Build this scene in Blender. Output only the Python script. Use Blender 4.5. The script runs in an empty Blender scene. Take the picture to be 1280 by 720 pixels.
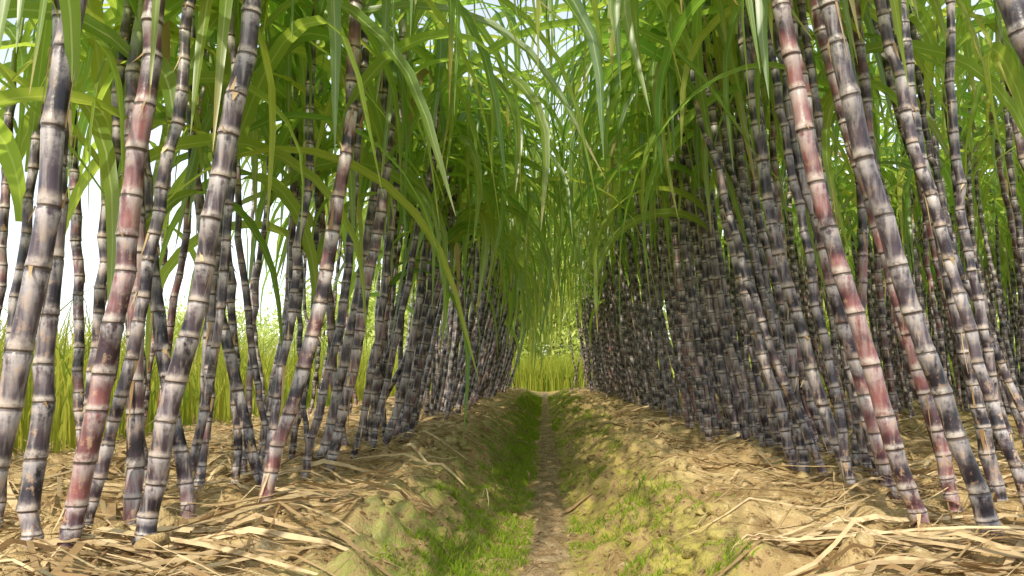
import bpy, math, numpy as np
from mathutils import Matrix, Vector
rng = np.random.default_rng(11)
scene = bpy.context.scene
COL = scene.collection

# ------------------------------------------------------------------ noise / ground
_perm = np.random.default_rng(3).random((256, 256))
def vnoise(x, y, s=1.0, seed=0):
    x = np.asarray(x, float) / s + seed * 17.3 + 1000; y = np.asarray(y, float) / s + seed * 9.1 + 1000
    xi = np.floor(x).astype(int); yi = np.floor(y).astype(int)
    fx = x - xi; fy = y - yi
    fx = fx * fx * (3 - 2 * fx); fy = fy * fy * (3 - 2 * fy)
    a = _perm[xi % 256, yi % 256]; b = _perm[(xi + 1) % 256, yi % 256]
    c = _perm[xi % 256, (yi + 1) % 256]; d = _perm[(xi + 1) % 256, (yi + 1) % 256]
    return (a * (1 - fx) + b * fx) * (1 - fy) + (c * (1 - fx) + d * fx) * fy
def sstep(a, b, x):
    t = np.clip((x - a) / (b - a), 0, 1); return t * t * (3 - 2 * t)
def ground_z(x, y):
    x = np.asarray(x, float); y = np.asarray(y, float)
    wob = (vnoise(x * 0, y, 0.9, 5) - .5) * .10
    ax = np.abs(x + wob * .6)
    z = .205 * sstep(.06, .54, ax)
    z = z - .05 * np.sin(np.pi * (x - 1.15)) ** 2 * (x > 1.15) - .05 * np.sin(np.pi * (x + 1.0)) ** 2 * (x < -1.0)
    z = z - .07 * sstep(2.4, 3.2, -x)
    amp = sstep(.06, .24, ax) * (1 - sstep(7, 12, np.abs(x))) * (1 - sstep(16, 22, y))
    n = (vnoise(x, y, .28, 1) - .5) * .055 + (vnoise(x, y, .11, 2) - .5) * .038 + (vnoise(x, y, .04, 3) - .5) * .026
    n += np.maximum(vnoise(x, y, .09, 9) - .62, 0) * .15 - .006
    z = z + n * amp + (vnoise(x, y, .06, 4) - .5) * .016 + (vnoise(x, y, .025, 14) - .5) * .012
    z = z * (1 - .75 * sstep(20, 23, y))
    return z

# ------------------------------------------------------------------ mesh builder
class MB:
    def __init__(s): s.v = []; s.f = []; s.a = []; s.t = []; s.m = []; s.n = 0
    def add(s, v, f, a=None, t=0.0, m=0):
        n = len(v)
        s.v.append(v); s.f.append(f + s.n)
        s.a.append(np.zeros((n, 3)) if a is None else a)
        s.t.append(np.full(n, t) if np.isscalar(t) else t)
        s.m.append(np.full(len(f), m) if np.isscalar(m) else m); s.n += n
    def arrays(s):
        return (np.concatenate(s.v), np.concatenate(s.f), np.concatenate(s.a), np.concatenate(s.t), np.concatenate(s.m))
    def mesh(s, name, mats, smooth=True):
        v, f, a, t, m = s.arrays()
        me = bpy.data.meshes.new(name)
        me.vertices.add(len(v)); me.vertices.foreach_set("co", v.astype(np.float32).ravel())
        me.loops.add(len(f) * 4); me.loops.foreach_set("vertex_index", f.astype(np.int32).ravel())
        me.polygons.add(len(f)); me.polygons.foreach_set("loop_start", np.arange(0, len(f) * 4, 4, dtype=np.int32))
        me.polygons.foreach_set("material_index", m.astype(np.int32))
        me.polygons.foreach_set("use_smooth", np.full(len(f), smooth))
        at = me.attributes.new("par", 'FLOAT_VECTOR', 'POINT'); at.data.foreach_set("vector", a.astype(np.float32).ravel())
        at = me.attributes.new("tone", 'FLOAT', 'POINT'); at.data.foreach_set("value", t.astype(np.float32))
        for mt in mats: me.materials.append(mt)
        me.update(calc_edges=True)
        return me
def newobj(name, data, **props):
    o = bpy.data.objects.new(name, data); COL.objects.link(o)
    for k, v in props.items(): o[k] = v
    return o

# ------------------------------------------------------------------ materials
class NT:
    def __init__(s, name):
        s.mat = bpy.data.materials.new(name); s.mat.use_nodes = True
        s.t = s.mat.node_tree; s.t.nodes.clear()
        s.out = s.t.nodes.new('ShaderNodeOutputMaterial')
    def set(s, sock, v):
        if isinstance(v, bpy.types.NodeSocket): s.t.links.new(v, sock)
        else:
            if isinstance(v, tuple) and len(v) == 3 and sock.type == 'RGBA': v = (*v, 1)
            sock.default_value = v
    def math(s, op, a, b=0.0, c=None, clamp=False):
        nd = s.t.nodes.new('ShaderNodeMath'); nd.operation = op; nd.use_clamp = clamp
        s.set(nd.inputs[0], a); s.set(nd.inputs[1], b)
        if c is not None: s.set(nd.inputs[2], c)
        return nd.outputs[0]
    def mix(s, f, a, b, mode='MIX'):
        nd = s.t.nodes.new('ShaderNodeMix'); nd.data_type = 'RGBA'; nd.blend_type = mode
        s.set(nd.inputs[0], f); s.set(nd.inputs[6], a); s.set(nd.inputs[7], b)
        return nd.outputs[2]
    def noise(s, vec, scale, detail=3, rough=.55):
        nd = s.t.nodes.new('ShaderNodeTexNoise'); s.set(nd.inputs['Vector'], vec)
        nd.inputs['Scale'].default_value = scale; nd.inputs['Detail'].default_value = detail
        nd.inputs['Roughness'].default_value = rough
        return nd.outputs['Fac']
    def map(s, v, a, b, c=0.0, d=1.0):
        nd = s.t.nodes.new('ShaderNodeMapRange'); nd.interpolation_type = 'SMOOTHSTEP'
        for i, q in enumerate((v, a, b, c, d)): s.set(nd.inputs[i], q)
        return nd.outputs[0]
    def pos(s, scale=None):
        g = s.t.nodes.new('ShaderNodeNewGeometry').outputs['Position']
        if scale is None: return g
        m = s.t.nodes.new('ShaderNodeVectorMath'); m.operation = 'MULTIPLY'
        s.set(m.inputs[0], g); m.inputs[1].default_value = scale
        return m.outputs[0]
    def par(s):
        a = s.t.nodes.new('ShaderNodeAttribute'); a.attribute_name = 'par'
        x = s.t.nodes.new('ShaderNodeSeparateXYZ'); s.t.links.new(a.outputs['Vector'], x.inputs[0])
        return x.outputs
    def tone(s):
        a = s.t.nodes.new('ShaderNodeAttribute'); a.attribute_name = 'tone'
        return a.outputs['Fac']
    def bump(s, h, strength, dist):
        b = s.t.nodes.new('ShaderNodeBump'); s.set(b.inputs['Height'], h)
        b.inputs['Strength'].default_value = strength; b.inputs['Distance'].default_value = dist
        return b.outputs[0]
    def bsdf(s, col, rough=.6, spec=.4, normal=None):
        b = s.t.nodes.new('ShaderNodeBsdfPrincipled'); s.set(b.inputs['Base Color'], col)
        s.set(b.inputs['Roughness'], rough); b.inputs['Specular IOR Level'].default_value = spec
        if normal is not None: s.set(b.inputs['Normal'], normal)
        return b.outputs[0]
    def diffuse(s, col, normal=None):
        b = s.t.nodes.new('ShaderNodeBsdfDiffuse'); s.set(b.inputs[0], col)
        if normal is not None: s.set(b.inputs['Normal'], normal)
        return b.outputs[0]
    def done(s, sh): s.t.links.new(sh, s.out.inputs[0]); return s.mat
    def leafy(s, col, tcol, w, gloss=0.0, rough=.4):
        b = s.diffuse(col)
        tr = s.t.nodes.new('ShaderNodeBsdfTranslucent'); s.set(tr.inputs[0], tcol)
        m = s.t.nodes.new('ShaderNodeMixShader'); m.inputs[0].default_value = w
        s.t.links.new(b, m.inputs[1]); s.t.links.new(tr.outputs[0], m.inputs[2])
        if gloss > 0:
            g = s.t.nodes.new('ShaderNodeBsdfGlossy'); g.inputs['Roughness'].default_value = rough
            m2 = s.t.nodes.new('ShaderNodeMixShader'); m2.inputs[0].default_value = gloss
            s.t.links.new(m.outputs[0], m2.inputs[1]); s.t.links.new(g.outputs[0], m2.inputs[2]); m = m2
        return s.done(m.outputs[0])

def mat_stalk():
    k = NT("cane_rind"); P = k.par(); T = k.tone()
    f = k.math('FRACT', P[1]); green = P[2]; hgt = P[1]
    T2 = k.math('FRACT', k.math('MULTIPLY', T, 7.31)); T3 = k.math('FRACT', k.math('MULTIPLY', T, 23.7))
    pos = k.pos(); strk = k.noise(k.pos((75, 75, 8)), 1.0, 3)
    nA = k.noise(pos, 8, 2); nB = k.noise(pos, 38, 5, .70)
    red = k.map(k.math('ADD', T, k.math('MULTIPLY', k.math('SUBTRACT', nA, .5), 1.0)), .70, 1.08)
    dark = k.mix(red, (.014, .010, .016), (.075, .020, .025))
    viol = k.mix(red, (.078, .050, .062), (.25, .090, .085))
    col = k.mix(k.map(nA, .38, .68), dark, viol)
    ash = k.math('MULTIPLY', k.map(k.math('ADD', strk, k.math('MULTIPLY', nA, .7)), .80, 1.10), k.map(T3, 0, 1, .20, .80))
    col = k.mix(ash, col, (.31, .275, .27))
    wax = k.math('MULTIPLY', k.map(f, .42, .93), k.map(k.math('ADD', nB, k.math('MULTIPLY', strk, .6)), .58, .88))
    col = k.mix(k.math('MULTIPLY', wax, k.map(T2, 0, 1, .50, 1)), col, (.50, .46, .455))
    # corky tan flecks, stronger low down
    low = k.map(hgt, 0, 13, 1.0, .20)
    tan = k.math('MULTIPLY', k.map(k.math('ADD', nB, k.math('MULTIPLY', strk, .45)), .76, .88), low)
    col = k.mix(k.math('MULTIPLY', tan, k.map(T3, 0, 1, .90, .45)), col, k.mix(T2, (.44, .28, .16), (.48, .34, .25)))
    band = k.math('MULTIPLY', k.map(f, .09, .24, 1, 0), k.map(nB, .36, .56, .15, 1))
    col = k.mix(k.math('MULTIPLY', band, .8), col, k.mix(T2, (.50, .45, .41), (.41, .31, .24)))
    col = k.mix(k.map(f, .02, .04, .85, 0), col, (.04, .026, .02))
    col = k.mix(k.map(f, .94, .975, 0, .75), col, (.03, .018, .014))
    col = k.mix(green, col, k.mix(nA, (.12, .20, .04), (.28, .30, .09)))
    nrm = k.bump(k.math('ADD', strk, nB), .45, .004)
    return k.done(k.bsdf(col, .36, .5, nrm))
def mat_leaf():
    k = NT("cane_leaf"); P = k.par(); T = k.tone(); pos = k.pos()
    n = k.noise(pos, 3, 1)
    T2 = k.math('FRACT', k.math('MULTIPLY', T, 13.7))
    c = k.mix(T2, (.052, .145, .026), (.19, .29, .035))
    c = k.mix(k.map(n, .40, .7, 0, .7), c, (.11, .21, .03))
    c = k.mix(k.map(T2, .84, 1.0, 0, .9), c, (.38, .41, .05))
    c = k.mix(P[2], c, (.44, .50, .11))  # par z tint: bright haze of the far rows painted into leaf colour
    rib = k.map(k.math('ABSOLUTE', P[0]), .05, .16, 1, 0)
    c = k.mix(k.math('MULTIPLY', rib, .65), c, (.50, .57, .28))
    tip = k.math('MULTIPLY', k.map(k.math('ADD', P[1], k.math('MULTIPLY', n, .35)), 1.0, 1.2), k.map(T, .45, .6))
    c = k.mix(tip, c, (.42, .30, .10))
    dead = k.map(T, .988, .992)
    c = k.mix(dead, c, (.45, .33, .15))
    t = k.mix(.70, c, k.mix(T2, (.46, .80, .08), (.86, .94, .13)))
    t = k.mix(dead, t, (.5, .36, .15))
    return k.leafy(c, t, .58, .05, .38)
def mat_dry():
    k = NT("dry_leaf"); T = k.tone(); n = k.noise(k.pos(), 25, 2)
    c = k.mix(T, (.28, .175, .082), (.70, .55, .33)); c = k.mix(k.map(n, .45, .75, 0, .8), c, (.26, .16, .075))
    return k.leafy(c, c, .18)
def mat_grass(name, a, b, w=.4):
    k = NT(name); P = k.par(); T = k.tone()
    c = k.mix(T, a, b); c = k.mix(k.math('MULTIPLY', P[1], .3), c, (.3, .32, .06))
    return k.leafy(c, k.mix(.5, c, (.5, .6, .05)), w)
def mat_treeleaf():
    k = NT("tree_leaf"); T = k.tone()
    c = k.mix(T, (.40, .52, .12), (.78, .80, .34))
    return k.leafy(c, k.mix(.5, c, (.80, .86, .24)), .55)
def mat_soil():
    k = NT("ridge_soil"); pos = k.pos()
    sp = k.t.nodes.new('ShaderNodeSeparateXYZ'); k.t.links.new(pos, sp.inputs[0]); X = sp.outputs[0]
    n1 = k.noise(pos, 4, 3); n2 = k.noise(pos, 28, 6, .72)
    c = k.mix(k.map(n1, .35, .65), (.36, .245, .112), (.56, .42, .21))
    c = k.mix(k.map(n2, .52, .68), c, (.64, .51, .30))
    c = k.mix(k.map(n2, .46, .36), c, (.16, .10, .045))
    ax = k.math('ABSOLUTE', X)
    bank = k.math('MULTIPLY', k.map(ax, .06, .12), k.map(ax, .66, .34))
    m = k.math('MULTIPLY', bank, k.map(k.math('ADD', n1, k.math('MULTIPLY', n2, .9)), .84, 1.04))
    moss = k.mix(k.map(X, -.3, .3), (.16, .24, .025), (.38, .34, .06))
    moss = k.mix(k.map(n2, .55, .42), moss, (.14, .125, .03))
    c = k.mix(k.math('MULTIPLY', m, .78), c, moss)
    c = k.mix(k.map(ax, 6, 9), c, (.14, .22, .04))
    return k.done(k.diffuse(c, k.bump(n2, 1.0, .024)))
def mat_path():
    k = NT("packed_earth"); pos = k.pos(); n1 = k.noise(pos, 9, 3); n2 = k.noise(pos, 55, 5, .72)
    P = k.par()
    c = k.mix(k.map(n1, .35, .65), (.27, .18, .095), (.44, .325, .19))
    c = k.mix(k.map(n2, .52, .66, 0, .8), c, (.54, .43, .27))
    c = k.mix(k.map(n2, .46, .36, 0, .85), c, (.13, .085, .04))
    c = k.mix(k.math('MULTIPLY', k.map(k.math('ADD', P[0], n2), 1.0, 1.35), .75), c, (.22, .23, .04))
    return k.done(k.diffuse(c, k.bump(n2, 1.0, .02)))
def mat_bark():
    k = NT("tree_bark"); n = k.noise(k.pos(), 8, 4)
    return k.done(k.diffuse(k.mix(n, (.12, .085, .05), (.24, .18, .12))))
M_ST, M_LF, M_DRY, M_SOIL, M_PATH = mat_stalk(), mat_leaf(), mat_dry(), mat_soil(), mat_path()
M_GR = mat_grass("bank_grass", (.10, .23, .016), (.32, .42, .04))
M_RICE = mat_grass("field_grass", (.13, .24, .028), (.46, .42, .07), .45)
M_TREE = mat_treeleaf()
M_BARK = mat_bark()

# ------------------------------------------------------------------ ground
xs = np.concatenate([-np.geomspace(400, 5, 26), np.arange(-4.8, -1.6, .10), np.arange(-1.6, 1.7, .016),
                     np.arange(1.7, 6, .10), np.geomspace(6.2, 400, 26)])
ys = np.concatenate([-np.geomspace(300, 2, 14), np.arange(-1.5, 1.2, .1), np.arange(1.2, 5, .016), np.arange(5, 12, .05),
                     np.arange(12, 34, .2), np.geomspace(35, 700, 24)])
X, Y = np.meshgrid(xs, ys)
def grid(X, Y, Z):
    h, w = X.shape; idx = np.arange(h * w).reshape(h, w)
    f = np.stack([idx[:-1, :-1], idx[:-1, 1:], idx[1:, 1:], idx[1:, :-1]], -1).reshape(-1, 4)
    return np.stack([X, Y, Z], -1).reshape(-1, 3), f
b = MB(); b.add(*grid(X, Y, ground_z(X, Y)))
newobj("ground", b.mesh("ground", [M_SOIL]), kind="structure", label="ridged tan soil of the cane field with mossy banks", category="ground")
py = np.concatenate([np.arange(-1.5, 1.4, .05), np.arange(1.4, 5, .012), np.arange(5, 8, .03), np.arange(8, 26, .15)]); pu = np.linspace(-1, 1, 19)
U, PY = np.meshgrid(pu, py)
hw = .108 + .05 * (vnoise(U * 0, PY, .35, 11) - .5) + .09 * (vnoise(np.sign(U) * 5, PY, .10, 12) - .5) + .04 * (vnoise(np.sign(U) * 5, PY, .03, 15) - .5)
cx = .012 + (vnoise(U * 0, PY, 1.3, 13) - .5) * .07 - (vnoise(U * 0, PY, 0.9, 5) - .5) * .06
PX = cx + U * hw
PZ = ground_z(PX, PY) + .006 - .022 * np.abs(U) ** 3
b = MB(); pv, pf = grid(PX, PY, PZ); pa = np.zeros((len(pv), 3)); pa[:, 0] = np.abs(U).ravel(); b.add(pv, pf, pa)
newobj("dirt_path", b.mesh("dirt_path", [M_PATH]), kind="structure", label="narrow packed earth footpath along the furrow", category="path")

# ------------------------------------------------------------------ strips
def strips(mb, C, W, S, tone, m=0):
    N, K, _ = C.shape
    L = C - S * W[..., None]; R = C + S * W[..., None]
    v = np.stack([L, R], 2).reshape(-1, 3)
    base = (np.arange(N)[:, None] * K + np.arange(K - 1)[None]) * 2
    f = np.stack([base, base + 1, base + 3, base + 2], -1).reshape(-1, 4)
    a = np.zeros((N, K, 2, 3)); a[:, :, 0, 0] = -1; a[:, :, 1, 0] = 1; a[..., 1] = np.linspace(0, 1, K)[None, :, None]
    mb.add(v, f, a.reshape(-1, 3), np.repeat(tone, K * 2), m)

# ------------------------------------------------------------------ cane parts
RAD = .0232
def stalk_curve(L, bow, z):
    t = np.clip(z / L, 0, 1.2); return bow * 4 * t * (1 - t)
def stalk(mb, L, r0, bow, sides, hi, r, tone=0.0, node=.110):
    node *= r.uniform(.75, 1.2) * (r0 / .0235) ** .5
    z = 0; k = 0; Z = []; R = []; A = []; OX = []; OY = []
    prof = [(0, .96), (.015, 1.03), (.03, 1.06), (.10, 1.04), (.16, .985), (.45, .955), (.80, .985), (.93, 1.03), (.985, .985)] if hi else [(0, 1.05), (.15, .98), (.8, .99)]
    sx = np.cumsum(r.normal(0, .006, 80)); sy = np.cumsum(r.normal(0, .006, 80))
    while z < L:
        nl = node * r.uniform(.7, 1.25) * (.6 if k < 2 else 1) * (1 - .35 * sstep(L - .6, L, z))
        rr = r.uniform(.93, 1.07)
        for fr, p in prof:
            zz = z + fr * nl; tp = 1 - .60 * sstep(L - .45, L, zz) - .10 * zz / L
            Z.append(zz); R.append(r0 * p * rr * tp); A.append(k + fr)
            OX.append(sx[k] * (1 - fr) + sx[k + 1] * fr); OY.append(sy[k] * (1 - fr) + sy[k + 1] * fr)
        z += nl; k += 1
    Z.append(L + .25); R.append(r0 * .12); A.append(k + .9); OX.append(0); OY.append(0)
    Z[0] = -.08
    Z, R, A, OX, OY = map(np.array, (Z, R, A, OX, OY))
    Xc = stalk_curve(L, bow, Z) + OX
    th = np.linspace(0, 2 * np.pi, sides, endpoint=False)
    v = np.stack([Xc[:, None] + R[:, None] * np.cos(th), OY[:, None] + R[:, None] * np.sin(th), Z[:, None] + 0 * th], -1)
    n = len(Z); idx = np.arange(n * sides).reshape(n, sides); nx = np.roll(idx, -1, 1)
    f = np.stack([idx[:-1], nx[:-1], nx[1:], idx[1:]], -1).reshape(-1, 4)
    a = np.zeros((n, sides, 3)); a[..., 1] = A[:, None]; a[..., 2] = sstep(L - .42, L - .28, Z)[:, None]
    mb.add(v.reshape(-1, 3), f, a.reshape(-1, 3), tone, 0)
    if hi:  # dry sheath remnants still clinging to some nodes
        nodes = Z[::len(prof)][1:-1]
        for q in range(r.integers(14, 28)):
            zz = r.choice(nodes) + r.uniform(-.003, .006)
            if zz > L - .4: continue
            az = r.uniform(0, 2 * np.pi); K = 5; ln = r.uniform(.012, .05) if r.random() < .7 else r.uniform(.05, .16)
            s = np.linspace(0, 1, K); rad = r0 * 1.06 + s ** 1.5 * r.uniform(.0, .012)
            ox = np.interp(zz, Z, OX); oy = np.interp(zz, Z, OY); up = -1 if r.random() < .7 else 1
            c = np.stack([stalk_curve(L, bow, zz) + ox + rad * np.cos(az + s * r.normal(0, .5)), oy + rad * np.sin(az), zz + up * s * ln], -1)[None]
            sd = np.tile(np.array([-np.sin(az), np.cos(az), 0.]), (1, K, 1))
            strips(mb, c, (r.uniform(.001, .008) * (1 - s * .8))[None], sd, np.array([r.random()]), 1)
def leaf(mb, o, az, th0, th1, pw, L, W, K, r, hi):
    s = np.linspace(0, 1, K) ** 1.3; th = th0 + (th1 - th0) * np.clip(s * 1.25, 0, 1) ** pw
    azs = az + r.normal(0, .30) * s ** 1.5
    T = np.stack([np.sin(th) * np.cos(azs), np.sin(th) * np.sin(azs), np.cos(th)], -1)
    ds = np.diff(s) * L
    C = np.vstack([[0, 0, 0], np.cumsum((T[1:] + T[:-1]) / 2 * ds[:, None], 0)]) + o
    side = np.stack([-np.sin(azs), np.cos(azs), 0 * s], -1)
    nrm = np.cross(T, side)
    tw = r.normal(0, .4) + r.normal(0, .7) * s
    sd = side * np.cos(tw)[:, None] + nrm * np.sin(tw)[:, None]; nn = np.cross(T, sd)
    w = W * np.clip(.45 + 3 * s, 0, 1) * (1 - s ** 2.2) ** .85 + .0006
    tone = r.random()
    if hi:
        E = nn * (w * .28)[:, None]
        v = np.stack([C - sd * w[:, None] + E, C, C + sd * w[:, None] + E], 1).reshape(-1, 3)
        i = np.arange(K - 1) * 3
        f = np.concatenate([np.stack([i, i + 1, i + 4, i + 3], -1), np.stack([i + 1, i + 2, i + 5, i + 4], -1)])
        a = np.zeros((K, 3, 3)); a[:, 0, 0] = -1; a[:, 2, 0] = 1; a[..., 1] = s[:, None]
        mb.add(v, f, a.reshape(-1, 3), tone)
    else:
        strips(mb, C[None], w[None], sd[None], np.array([tone]))
def crown(mb, L, bow, nleaf, K, r, hi, wide=1.0, arch=.28, low=0.0):
    for i in range(nleaf):
        q = (i + r.random()) / nleaf
        z0 = L - .68 + q * .78
        if r.random() < low: z0 = L - r.uniform(.7, 1.05)
        o = np.array([stalk_curve(L, bow, z0), 0, z0]); az = i * 2.4 + r.normal(0, .5)
        if r.random() > arch:   # folded over, hanging straight down
            leaf(mb, o, az, r.uniform(.05, .35), r.uniform(2.95, 3.13), r.uniform(.50, 1.0), r.uniform(1.0, 1.6), r.uniform(.020, .036) * wide, K, r, hi)
        else:                   # long arching blade
            leaf(mb, o, az, r.uniform(.25, .60), r.uniform(2.2, 2.95), r.uniform(1.0, 1.6), r.uniform(1.3, 2.0), r.uniform(.016, .027) * wide, K, r, hi)
specs = [(1.85, .09), (2.0, .05), (2.1, .10), (1.95, -.03), (2.15, .07), (1.8, .0),
         (2.4, .08), (2.6, .12), (2.75, .05), (2.5, -.03), (2.7, .10), (2.35, .15), (2.6, .02), (2.45, .07)]
LO = []
for i in range(28):
    L, bw = specs[i % 14]
    r = np.random.default_rng(100 + i)
    s = MB(); stalk(s, L, RAD * r.uniform(.70, 1.0), bw, 6, False, r); c = MB(); crown(c, L, bw, 6, 9, r, False, 1.05)
    c2 = MB(); crown(c2, L, bw, 4, 8, r, False, 1.15, .15)
    LO.append((s.arrays(), c.arrays(), c2.arrays()))

# ------------------------------------------------------------------ cane placement (metres): x, y, slope x, slope y, scale, variant, girth
canes = [
 (-.90, 1.24, .07, .02, .98, 1), (-1.16, 1.80, -.03, .03, .95, 3), (-1.06, 1.78, .05, .0, 1.05, 4), (-.95, 1.86, .12, .02, 1.12, 2),
 (-1.13, 2.20, -.02, .0, .95, 5), (-1.02, 2.30, -.12, .03, 1.05, 4), (-.84, 2.42, .10, .02, 1.16, 0),
 (-.87, 3.20, .14, .0, 1.10, 1), (-1.20, 2.75, .06, .0, 1.0, 3), (-1.87, 3.2, -.04, 0, 1.05, 4),
 (-1.0, 2.9, -.16, .04, 1.05, 2), (-.90, 4.9, .13, 0, 1.05, 2), (-1.02, 3.6, .10, 0, 1.1, 2),
 (-.98, 4.0, -.10, .02, 1.05, 4), (-.86, 4.3, .12, 0, 1.12, 0),
 (1.10, 2.00, -.185, .0, 1.1, 7), (.99, 2.20, -.155, .02, 1.05, 10), (1.08, 2.95, -.137, .0, 1.05, 7), (1.50, 3.05, -.12, .0, 1.0, 6),
 (1.10, 4.6, -.075, .0, 1.0, 6), (1.20, 6.3, -.10, .0, 1.05, 8), (1.10, 2.62, -.12, .02, 1.0, 13), (1.0, 1.32, -.16, .0, 1.0, 12),
 (1.20, 2.45, -.17, .03, .95, 12), (1.06, 3.4, -.08, .0, 1.0, 9), (1.13, 3.7, -.15, .02, 1.0, 10),
 (1.30, 3.3, -.10, .02, .95, 12), (1.18, 4.1, -.10, .0, 1.0, 13), (1.40, 2.55, -.13, .0, .95, 12), (1.06, 5.1, -.13, .0, .95, 8),
]
canes = [c + (.97 if i else .88,) for i, c in enumerate(canes)]
for c in [(-1.32, 2.3, .03, .0, 1.05, 5), (-1.42, 2.9, -.06, .0, 1.05, 1), (-1.25, 3.5, .05, .0, 1.1, 0), (-1.62, 2.35, .05, .0, .95, 3), (-1.9, 2.7, .02, .0, .95, 5),
          (-1.20, 2.1, .12, .0, 1.05, 1), (-.94, 2.7, .05, .02, 1.1, 1), (-1.08, 3.3, -.12, 0, 1.1, 2), (-.88, 3.7, .12, 0, 1, 4),
          (-.92, 3.05, .08, 0, 1.1, 2), (-.86, 3.95, .16, 0, 1.1, 1), (-.95, 4.45, .05, 0, 1.1, 4), (-1.55, 3.1, .08, .0, 1.1, 4), (-1.75, 3.5, -.05, .0, 1.1, 1), (-1.4, 3.9, .09, 0, 1.1, 0),
          (1.28, 2.2, -.15, .02, 1.0, 13), (1.48, 2.7, -.12, .0, 1.0, 8), (1.05, 2.85, -.14, .02, 1.0, 9), (1.62, 2.75, -.10, 0, 1.0, 7), (1.22, 3.0, -.12, 0, 1.0, 8)]:
    canes.append(c + (.70,))
def addrow(xc, y0, y1, side, step, nmin, nmax, lean, jit):
    y = y0
    while y < y1:
        cxr = xc + rng.normal(0, .04)
        for j in range(rng.integers(nmin, nmax + 1)):
            x = cxr + rng.normal(0, .09); yy = y + rng.uniform(-.15, .15)
            var = rng.integers(0, 6) if side < 0 else rng.integers(6, 14)
            canes.append((x, yy, -side * rng.normal(lean, jit), rng.normal(0, .05), rng.uniform(.85, 1.12) * ((1.10 + .06 * sstep(4, 8, yy)) if side < 0 else 1.0), var, rng.uniform(.60, .95)))
        y += step * rng.uniform(.8, 1.2)
END = 19
addrow(-1.20, 2.6, 4.3, -1, .36, 0, 2, .03, .10)
addrow(-.98, 4.5, END, -1, .30, 2, 4, .12, .08)
addrow(-2.05, 3.6, END, -1, .62, 0, 2, .05, .09)
addrow(1.32, 2.9, 4.2, 1, .30, 1, 3, .11, .05)
addrow(1.18, 4.2, END, 1, .28, 2, 4, .11, .045)
addrow(2.2, 2.6, END, 1, .36, 1, 3, .10, .05)
addrow(3.2, 3.6, 16, 1, .36, 2, 3, .08, .05)
addrow(4.2, 4.8, 15, 1, .38, 2, 4, .06, .06)
addrow(5.3, 6.2, 15, 1, .38, 3, 4, .02, .06)
addrow(6.4, 7.5, 15, 1, .38, 3, 5, .02, .06)
addrow(7.5, 9, 15, 1, .36, 4, 6, .02, .06)
canes = [c for c in canes if -.84 < c[0] / c[1] < .86]
def rank(c):
    x, y = c[0], c[1]
    inner = -1.4 < x < 1.65
    vis = -.70 < x / y < .68
    return y * (1.0 if inner else 1.5) + (0 if vis or y < 2 else 6)
canes.sort(key=rank)
def place(c):
    x, y, sx, sy, sc, var, _ = c
    z = Vector((sx, sy, 1)).normalized()
    az = (0 if sx >= 0 else math.pi) + rng.normal(0, .35)
    q = Vector((0, 0, 1)).rotation_difference(z).to_matrix() @ Matrix.Rotation(az, 3, 'Z')
    return Vector((x, y, float(ground_z(x, y)) - .005)), q, sc
nind = 298
for i, c in enumerate(canes[:nind]):
    loc, q, sc = place(c); L, bw = specs[c[5]]; L *= sc; r = np.random.default_rng(5200 + i)
    tilt = "standing almost upright" if abs(c[2]) < .06 else ("leaning far over the path" if abs(c[2]) > .13 and c[2] * c[0] < 0 else ("leaning towards the path" if c[2] * c[0] < 0 else "leaning away from the path"))
    e = newobj("sugarcane_plant", None, label="dark purple sugarcane on strawy ridge, " + tilt, category="sugarcane", group="sugarcane plants in rows beside the path")
    e.empty_display_size = .05
    e.matrix_world = Matrix.LocRotScale(loc, q.to_quaternion(), Vector((1, 1, 1)))
    near = c[1] < 5
    b = MB(); stalk(b, L, RAD * c[6] * r.uniform(.93, 1.07), bw, 14 if near else 9, True, r, r.random())
    s = newobj("cane_stalk", b.mesh("cane_stalk", [M_ST, M_DRY])); s.parent = e
    b = MB(); crown(b, L, bw, (12 if near else 9) if abs(c[0]) < 1.7 else 8, 14 if near else 11, r, True, 1.0, .28, .12 if near else 0)
    k = newobj("leaf_crown", b.mesh("leaf_crown", [M_LF])); k.parent = e
# a short row planted across the end of the furrow closes the view
cross = [(x, 20.3 + rng.uniform(-1.2, 1.2), rng.normal(0, .08), 0, rng.uniform(.95, 1.15), int(rng.integers(6, 14)), .8) for x in np.concatenate([rng.uniform(-1.9, -.45, 10), rng.uniform(.55, 2.2, 10)])]
far = MB()
for c in canes[nind:] + cross:
    loc, q, sc = place(c); lo3 = LO[c[5] + 14 * int(rng.integers(0, 2))]
    (sv, sf, sa, st, smm) = lo3[0]; (cv, cf, ca, ct, cmm) = lo3[1 if (c[1] < 11 or c[1] > 19) and (abs(c[0]) < 1.7 or c[0] > 5) else 2]
    Mx = np.array(q) * sc; lo = np.array(loc); tn = rng.random()
    far.add(sv @ Mx.T + lo, sf, sa, tn, 0)
    ca = ca.copy(); ca[:, 2] = .9 * sstep(6, 14, c[1]) * (abs(c[0]) < 2.6)  # inner leaves yellow and brighten with distance, a painted stand-in for bright haze
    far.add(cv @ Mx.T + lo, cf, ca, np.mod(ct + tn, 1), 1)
newobj("sugarcane_field", far.mesh("sugarcane_field", [M_ST, M_LF]), kind="stuff", label="dense far rows of purple sugarcane with green leaves", category="sugarcane field")

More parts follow.
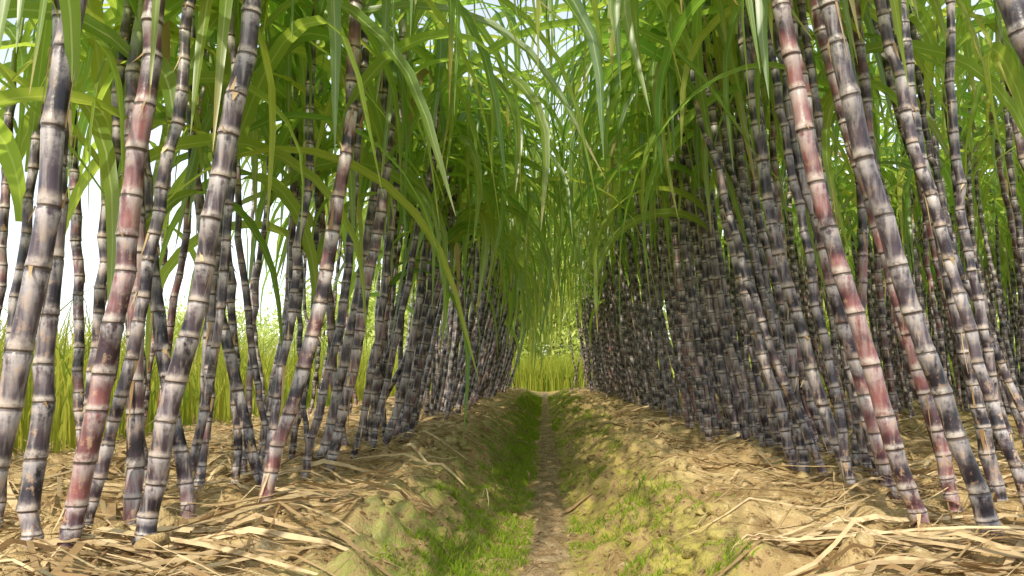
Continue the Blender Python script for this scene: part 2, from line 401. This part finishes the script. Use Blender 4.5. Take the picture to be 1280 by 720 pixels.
# ------------------------------------------------------------------ dry leaf litter
def litter(N, xa, xb, ya, yb, lmin, lmax, wmax=.010, sd=.7, xmin=.18, clump=0.0, curl=.5):
    K = 12; s = np.linspace(0, 1, K)
    x = rng.uniform(xa, xb, N); y = ya + (yb - ya) * rng.random(N) ** 1.6
    if clump:
        kp = vnoise(x, y, .35, 41) > clump * rng.uniform(.7, 1.3, N); x, y = x[kp], y[kp]; N = len(x)
    az = rng.normal(0, sd, N) + np.where(rng.random(N) < .5, 0, np.pi); cur = rng.normal(0, .30, N)
    L = rng.uniform(lmin, lmax, N)
    A = az[:, None] + cur[:, None] * s + np.where(rng.random(N) < .15, rng.normal(0, .8, N), 0)[:, None] * (s > rng.uniform(.3, .8, N)[:, None])
    x = x - np.cos(az) * L * .5
    px = x[:, None] + np.cumsum(np.cos(A), 1) * (L / K)[:, None]; pyy = y[:, None] + np.cumsum(np.sin(A), 1) * (L / K)[:, None]
    lift = np.abs(rng.normal(0, .022, N))[:, None] * np.sin(np.pi * np.clip(s * rng.uniform(.7, 1.3, N)[:, None], 0, 1)) + rng.uniform(.004, .020, N)[:, None]
    gz = ground_z(px, pyy)
    gs = gz.copy(); gs[:, 1:-1] = (gz[:, :-2] + gz[:, 1:-1] + gz[:, 2:]) / 3; gz = np.maximum(gs, gz - .004)
    C = np.stack([px, pyy, gz + lift], -1)
    tw = rng.normal(0, .30, N)[:, None] + rng.normal(0, curl, N)[:, None] * s * 1.2
    S = np.stack([-np.sin(A) * np.cos(tw), np.cos(A) * np.cos(tw), np.sin(tw)], -1)
    W = (.0010 + wmax * rng.random(N) ** 2.1)[:, None] * (np.clip(.4 + 3 * s, 0, 1) * (1 - s ** 3) + .05)
    ok = (np.abs(px).min(1) > xmin)
    strips(lit, C[ok], W[ok], S[ok], rng.random(ok.sum()))
lit = MB()
litter(1600, -2.0, -.74, 1.2, 7, .4, 1.3, .0135, .8, .34, .55)
litter(1600, .92, 2.3, 1.2, 7, .4, 1.3, .0135, .8, .46, .55)
litter(260, -.95, -.50, 1.3, 9, .4, .9, .009, .5, .24)
litter(300, .62, 1.1, 1.3, 9, .4, .9, .009, .5, .28)
litter(60, -.3, .3, 1.6, 10, .05, .22, .009, 1.5, 0)
litter(900, -2.6, -.60, 6, 22, .3, .9, .016)
litter(900, .75, 3.5, 6, 22, .3, .9, .016)
litter(300, -3.2, -1.5, 2, 9, .3, .8)
newobj("dry_cane_leaves", lit.mesh("dry_cane_leaves", [M_DRY]), kind="stuff", label="tan dry cane leaves littering the ridges", category="straw")

# ------------------------------------------------------------------ bank grass
def blades(mb, x, y, h, w, lean, K=3):
    N = len(x); s = np.linspace(0, 1, K); az = rng.uniform(0, 2 * np.pi, N)
    d = np.stack([np.cos(az), np.sin(az)], -1); ln = (lean * rng.random(N) * h)[:, None] * s ** 2
    C = np.stack([x[:, None] + d[:, :1] * ln, y[:, None] + d[:, 1:] * ln, ground_z(x, y)[:, None] - .004 + h[:, None] * s * (1 - .15 * s)], -1)
    a2 = rng.uniform(0, np.pi, N)
    S = np.zeros((N, K, 3)); S[..., 0] = np.cos(a2)[:, None]; S[..., 1] = np.sin(a2)[:, None]
    strips(mb, C, w[:, None] * (1 - .9 * s), S, rng.random(N))
g = MB(); N = 120000
x = np.concatenate([-rng.uniform(.05, .42, N // 2), rng.uniform(.08, .60, N // 2)]); y = 1.5 + 18 * rng.random(N) ** 1.7
keep = (vnoise(x, y, .16, 21) + .45 * vnoise(x, y, .05, 22)) > np.where(x < 0, .38 + .6 * sstep(.20, .38, -x) + .2 * sstep(.12, .07, -x), .92 + .25 * sstep(.35, .6, x))
x, y = x[keep], y[keep]; h = rng.uniform(.006, .034, len(x)) * (1 + .02 * y) * (.5 + vnoise(x, y, .2, 23))
blades(g, x, y, h, rng.uniform(.0012, .0026, len(x)) * (1 + .12 * y), 1.0)
newobj("bank_grass", g.mesh("bank_grass", [M_GR]), kind="stuff", label="short green grass and moss on the furrow banks", category="grass")

# ------------------------------------------------------------------ soil clods
def quadsphere(n=4):
    V = []; F = []
    for ax in range(3):
        for sg in (-1, 1):
            u = np.linspace(-1, 1, n + 1); A, B = np.meshgrid(u, u); P = np.zeros((n + 1, n + 1, 3))
            P[..., ax] = sg; P[..., (ax + 1) % 3] = A * sg; P[..., (ax + 2) % 3] = B
            idx = np.arange((n + 1) ** 2).reshape(n + 1, n + 1) + len(V) * (n + 1) ** 2
            V.append(P.reshape(-1, 3)); F.append(np.stack([idx[:-1, :-1], idx[:-1, 1:], idx[1:, 1:], idx[1:, :-1]], -1).reshape(-1, 4))
    V = np.concatenate(V); V /= np.linalg.norm(V, axis=1)[:, None]
    return V, np.concatenate(F)
QV, QF = quadsphere()
cl = MB()
for i in range(2600):
    sd = -1 if i % 2 else 1
    x = sd * rng.uniform(.0, 1.1); y = 1.4 + 7 * rng.random() ** 1.6; r0 = .003 + .028 * rng.random() ** 4.5 * min(1, abs(x) * 3)
    d = 1 + .8 * (vnoise(QV[:, 0] + i, QV[:, 1] * 1.0 + QV[:, 2] * .7, .6, 31) - .5)
    v = QV * d[:, None] * r0 * np.array([rng.uniform(.8, 1.5), rng.uniform(.8, 1.4), rng.uniform(.6, .9)])
    cl.add(v + np.array([x, y, float(ground_z(x, y)) + r0 * .1 + (.005 if abs(x) < .09 else 0)]), QF)
newobj("soil_clods", cl.mesh("soil_clods", [M_SOIL], True), kind="stuff", label="loose tan soil clods on the banks", category="soil")

# ------------------------------------------------------------------ field beyond the cane
g = MB(); N = 46000
x = -rng.uniform(2.8, 18, N); y = 2 + 34 * rng.random(N) ** 1.3
blades(g, x, y, rng.uniform(.75, 1.25, N), rng.uniform(.007, .013, N) * (1 + .03 * y), .6, 5)
N = 9000; x = rng.uniform(-3, 5, N); y = rng.uniform(25.2, 29.5, N)
blades(g, x, y, rng.uniform(.8, 1.5, N), rng.uniform(.010, .02, N), .6, 5)
newobj("rice_field", g.mesh("rice_field", [M_RICE]), kind="stuff", label="dense green-gold rice crop beside the cane", category="crop")

# ------------------------------------------------------------------ trees at the end of the row
def tree(x, y, H, R, nl, sd):
    r = np.random.default_rng(sd); e = newobj("tree", None, label="light green leafy tree beyond the end of the cane rows", category="tree", group="trees beyond the cane rows")
    e.location = (x, y, .05)
    t = MB(); th = np.linspace(0, 2 * np.pi, 8, endpoint=False)
    def limb(p0, p1, r0, r1):
        K = 6; s = np.linspace(0, 1, K); C = p0 + (p1 - p0) * s[:, None]; C[1:-1] += r.normal(0, .06, (K - 2, 3))
        Rr = r0 + (r1 - r0) * s
        v = C[:, None, :] + Rr[:, None, None] * np.stack([np.cos(th), np.sin(th), 0 * th], -1)[None]
        idx = np.arange(K * 8).reshape(K, 8); nx = np.roll(idx, -1, 1)
        t.add(v.reshape(-1, 3), np.stack([idx[:-1], nx[:-1], nx[1:], idx[1:]], -1).reshape(-1, 4))
    top = np.array([0, 0, H * .6]); limb(np.zeros(3), top, .10, .05)
    cen = []
    for i in range(nl):
        a = r.uniform(0, 6.28); rad = R * math.sqrt(r.random()); hz = H * (.02 + .92 * r.random())
        c = np.array([rad * math.cos(a), rad * math.sin(a), hz]); c[:2] *= 1.15 - .6 * max(0, (hz / H - .5) * 2)
        cen.append(c)
        if i < 14: limb(top * r.uniform(.3, 1), c, .04, .01)
    tr = newobj("trunk", t.mesh("trunk", [M_BARK])); tr.parent = e
    c = MB()
    for q in cen:
        n = 110; p = q + r.normal(0, 1, (n, 3)) * np.array([.34, .34, .26]) * R * .45
        p[:, 2] = np.maximum(p[:, 2], .1)
        d = r.normal(0, 1, (n, 3)); d[:, 2] -= .6; d /= np.linalg.norm(d, axis=1)[:, None]
        sdv = np.cross(d, r.normal(0, 1, (n, 3))); sdv /= np.linalg.norm(sdv, axis=1)[:, None]
        s = np.linspace(-.5, .5, 3); C = p[:, None, :] + d[:, None, :] * s[None, :, None] * .24
        strips(c, C, np.tile(np.array([.01, .045, .01]), (n, 1)), np.repeat(sdv[:, None, :], 3, 1), r.random(n))
    cr = newobj("crown", c.mesh("crown", [M_TREE])); cr.parent = e
for i, (x, y, H, R, n) in enumerate([(-2.6, 32, 7.5, 2.4, 110), (.4, 33, 8.5, 2.8, 140), (3.8, 32, 7.5, 2.4, 110), (-5.5, 33, 5, 2.4, 90),
                                  (-.8, 38, 10, 3.0, 150), (2.4, 38, 9.5, 3.0, 140),
                                  (-10, 36, 4.2, 2.6, 70), (-16, 38, 4.0, 2.8, 70), (5.5, 19.5, 5, 2.2, 80), (8.5, 18.5, 5, 2.4, 90), (11.5, 17.5, 5, 2.4, 90), (14, 16.5, 5, 2.4, 90)]):
    tree(x, y, H, R, n, 50 + i)

# ------------------------------------------------------------------ light
sv = Vector((-.20, -.72, .64)).normalized()
w = bpy.data.worlds.new("World"); scene.world = w; w.use_nodes = True; nt = w.node_tree
bg = nt.nodes["Background"]; sky = nt.nodes.new('ShaderNodeTexSky'); sky.sky_type = 'NISHITA'; sky.sun_disc = False
sky.sun_elevation = math.asin(sv.z); sky.sun_rotation = math.atan2(sv.x, sv.y)
sky.air_density = 1.0; sky.dust_density = 1.0; sky.ozone_density = 1.0
hs = nt.nodes.new('ShaderNodeHueSaturation'); hs.inputs['Saturation'].default_value = .45; hs.inputs['Value'].default_value = 2.0
nt.links.new(sky.outputs[0], hs.inputs['Color']); nt.links.new(hs.outputs[0], bg.inputs[0]); bg.inputs[1].default_value = .15
sl = bpy.data.lights.new("sun", 'SUN'); sl.energy = 5.0; sl.angle = math.radians(1.0); sl.color = (1, .915, .74)
so = newobj("sun", sl); so.rotation_euler = (-sv).to_track_quat('-Z', 'Y').to_euler(); so.location = (0, 0, 20)

cam = bpy.data.cameras.new("camera"); co = newobj("camera", cam); scene.camera = co
co.location = (0, 0, .62); co.rotation_euler = (math.radians(96), 0, math.radians(2.3))
cam.lens = 28.1; cam.sensor_width = 36; cam.clip_start = .02; cam.clip_end = 2000
scene.view_settings.view_transform = 'Standard'; scene.view_settings.look = 'None'; scene.view_settings.exposure = 0
print("CANES", len(canes))
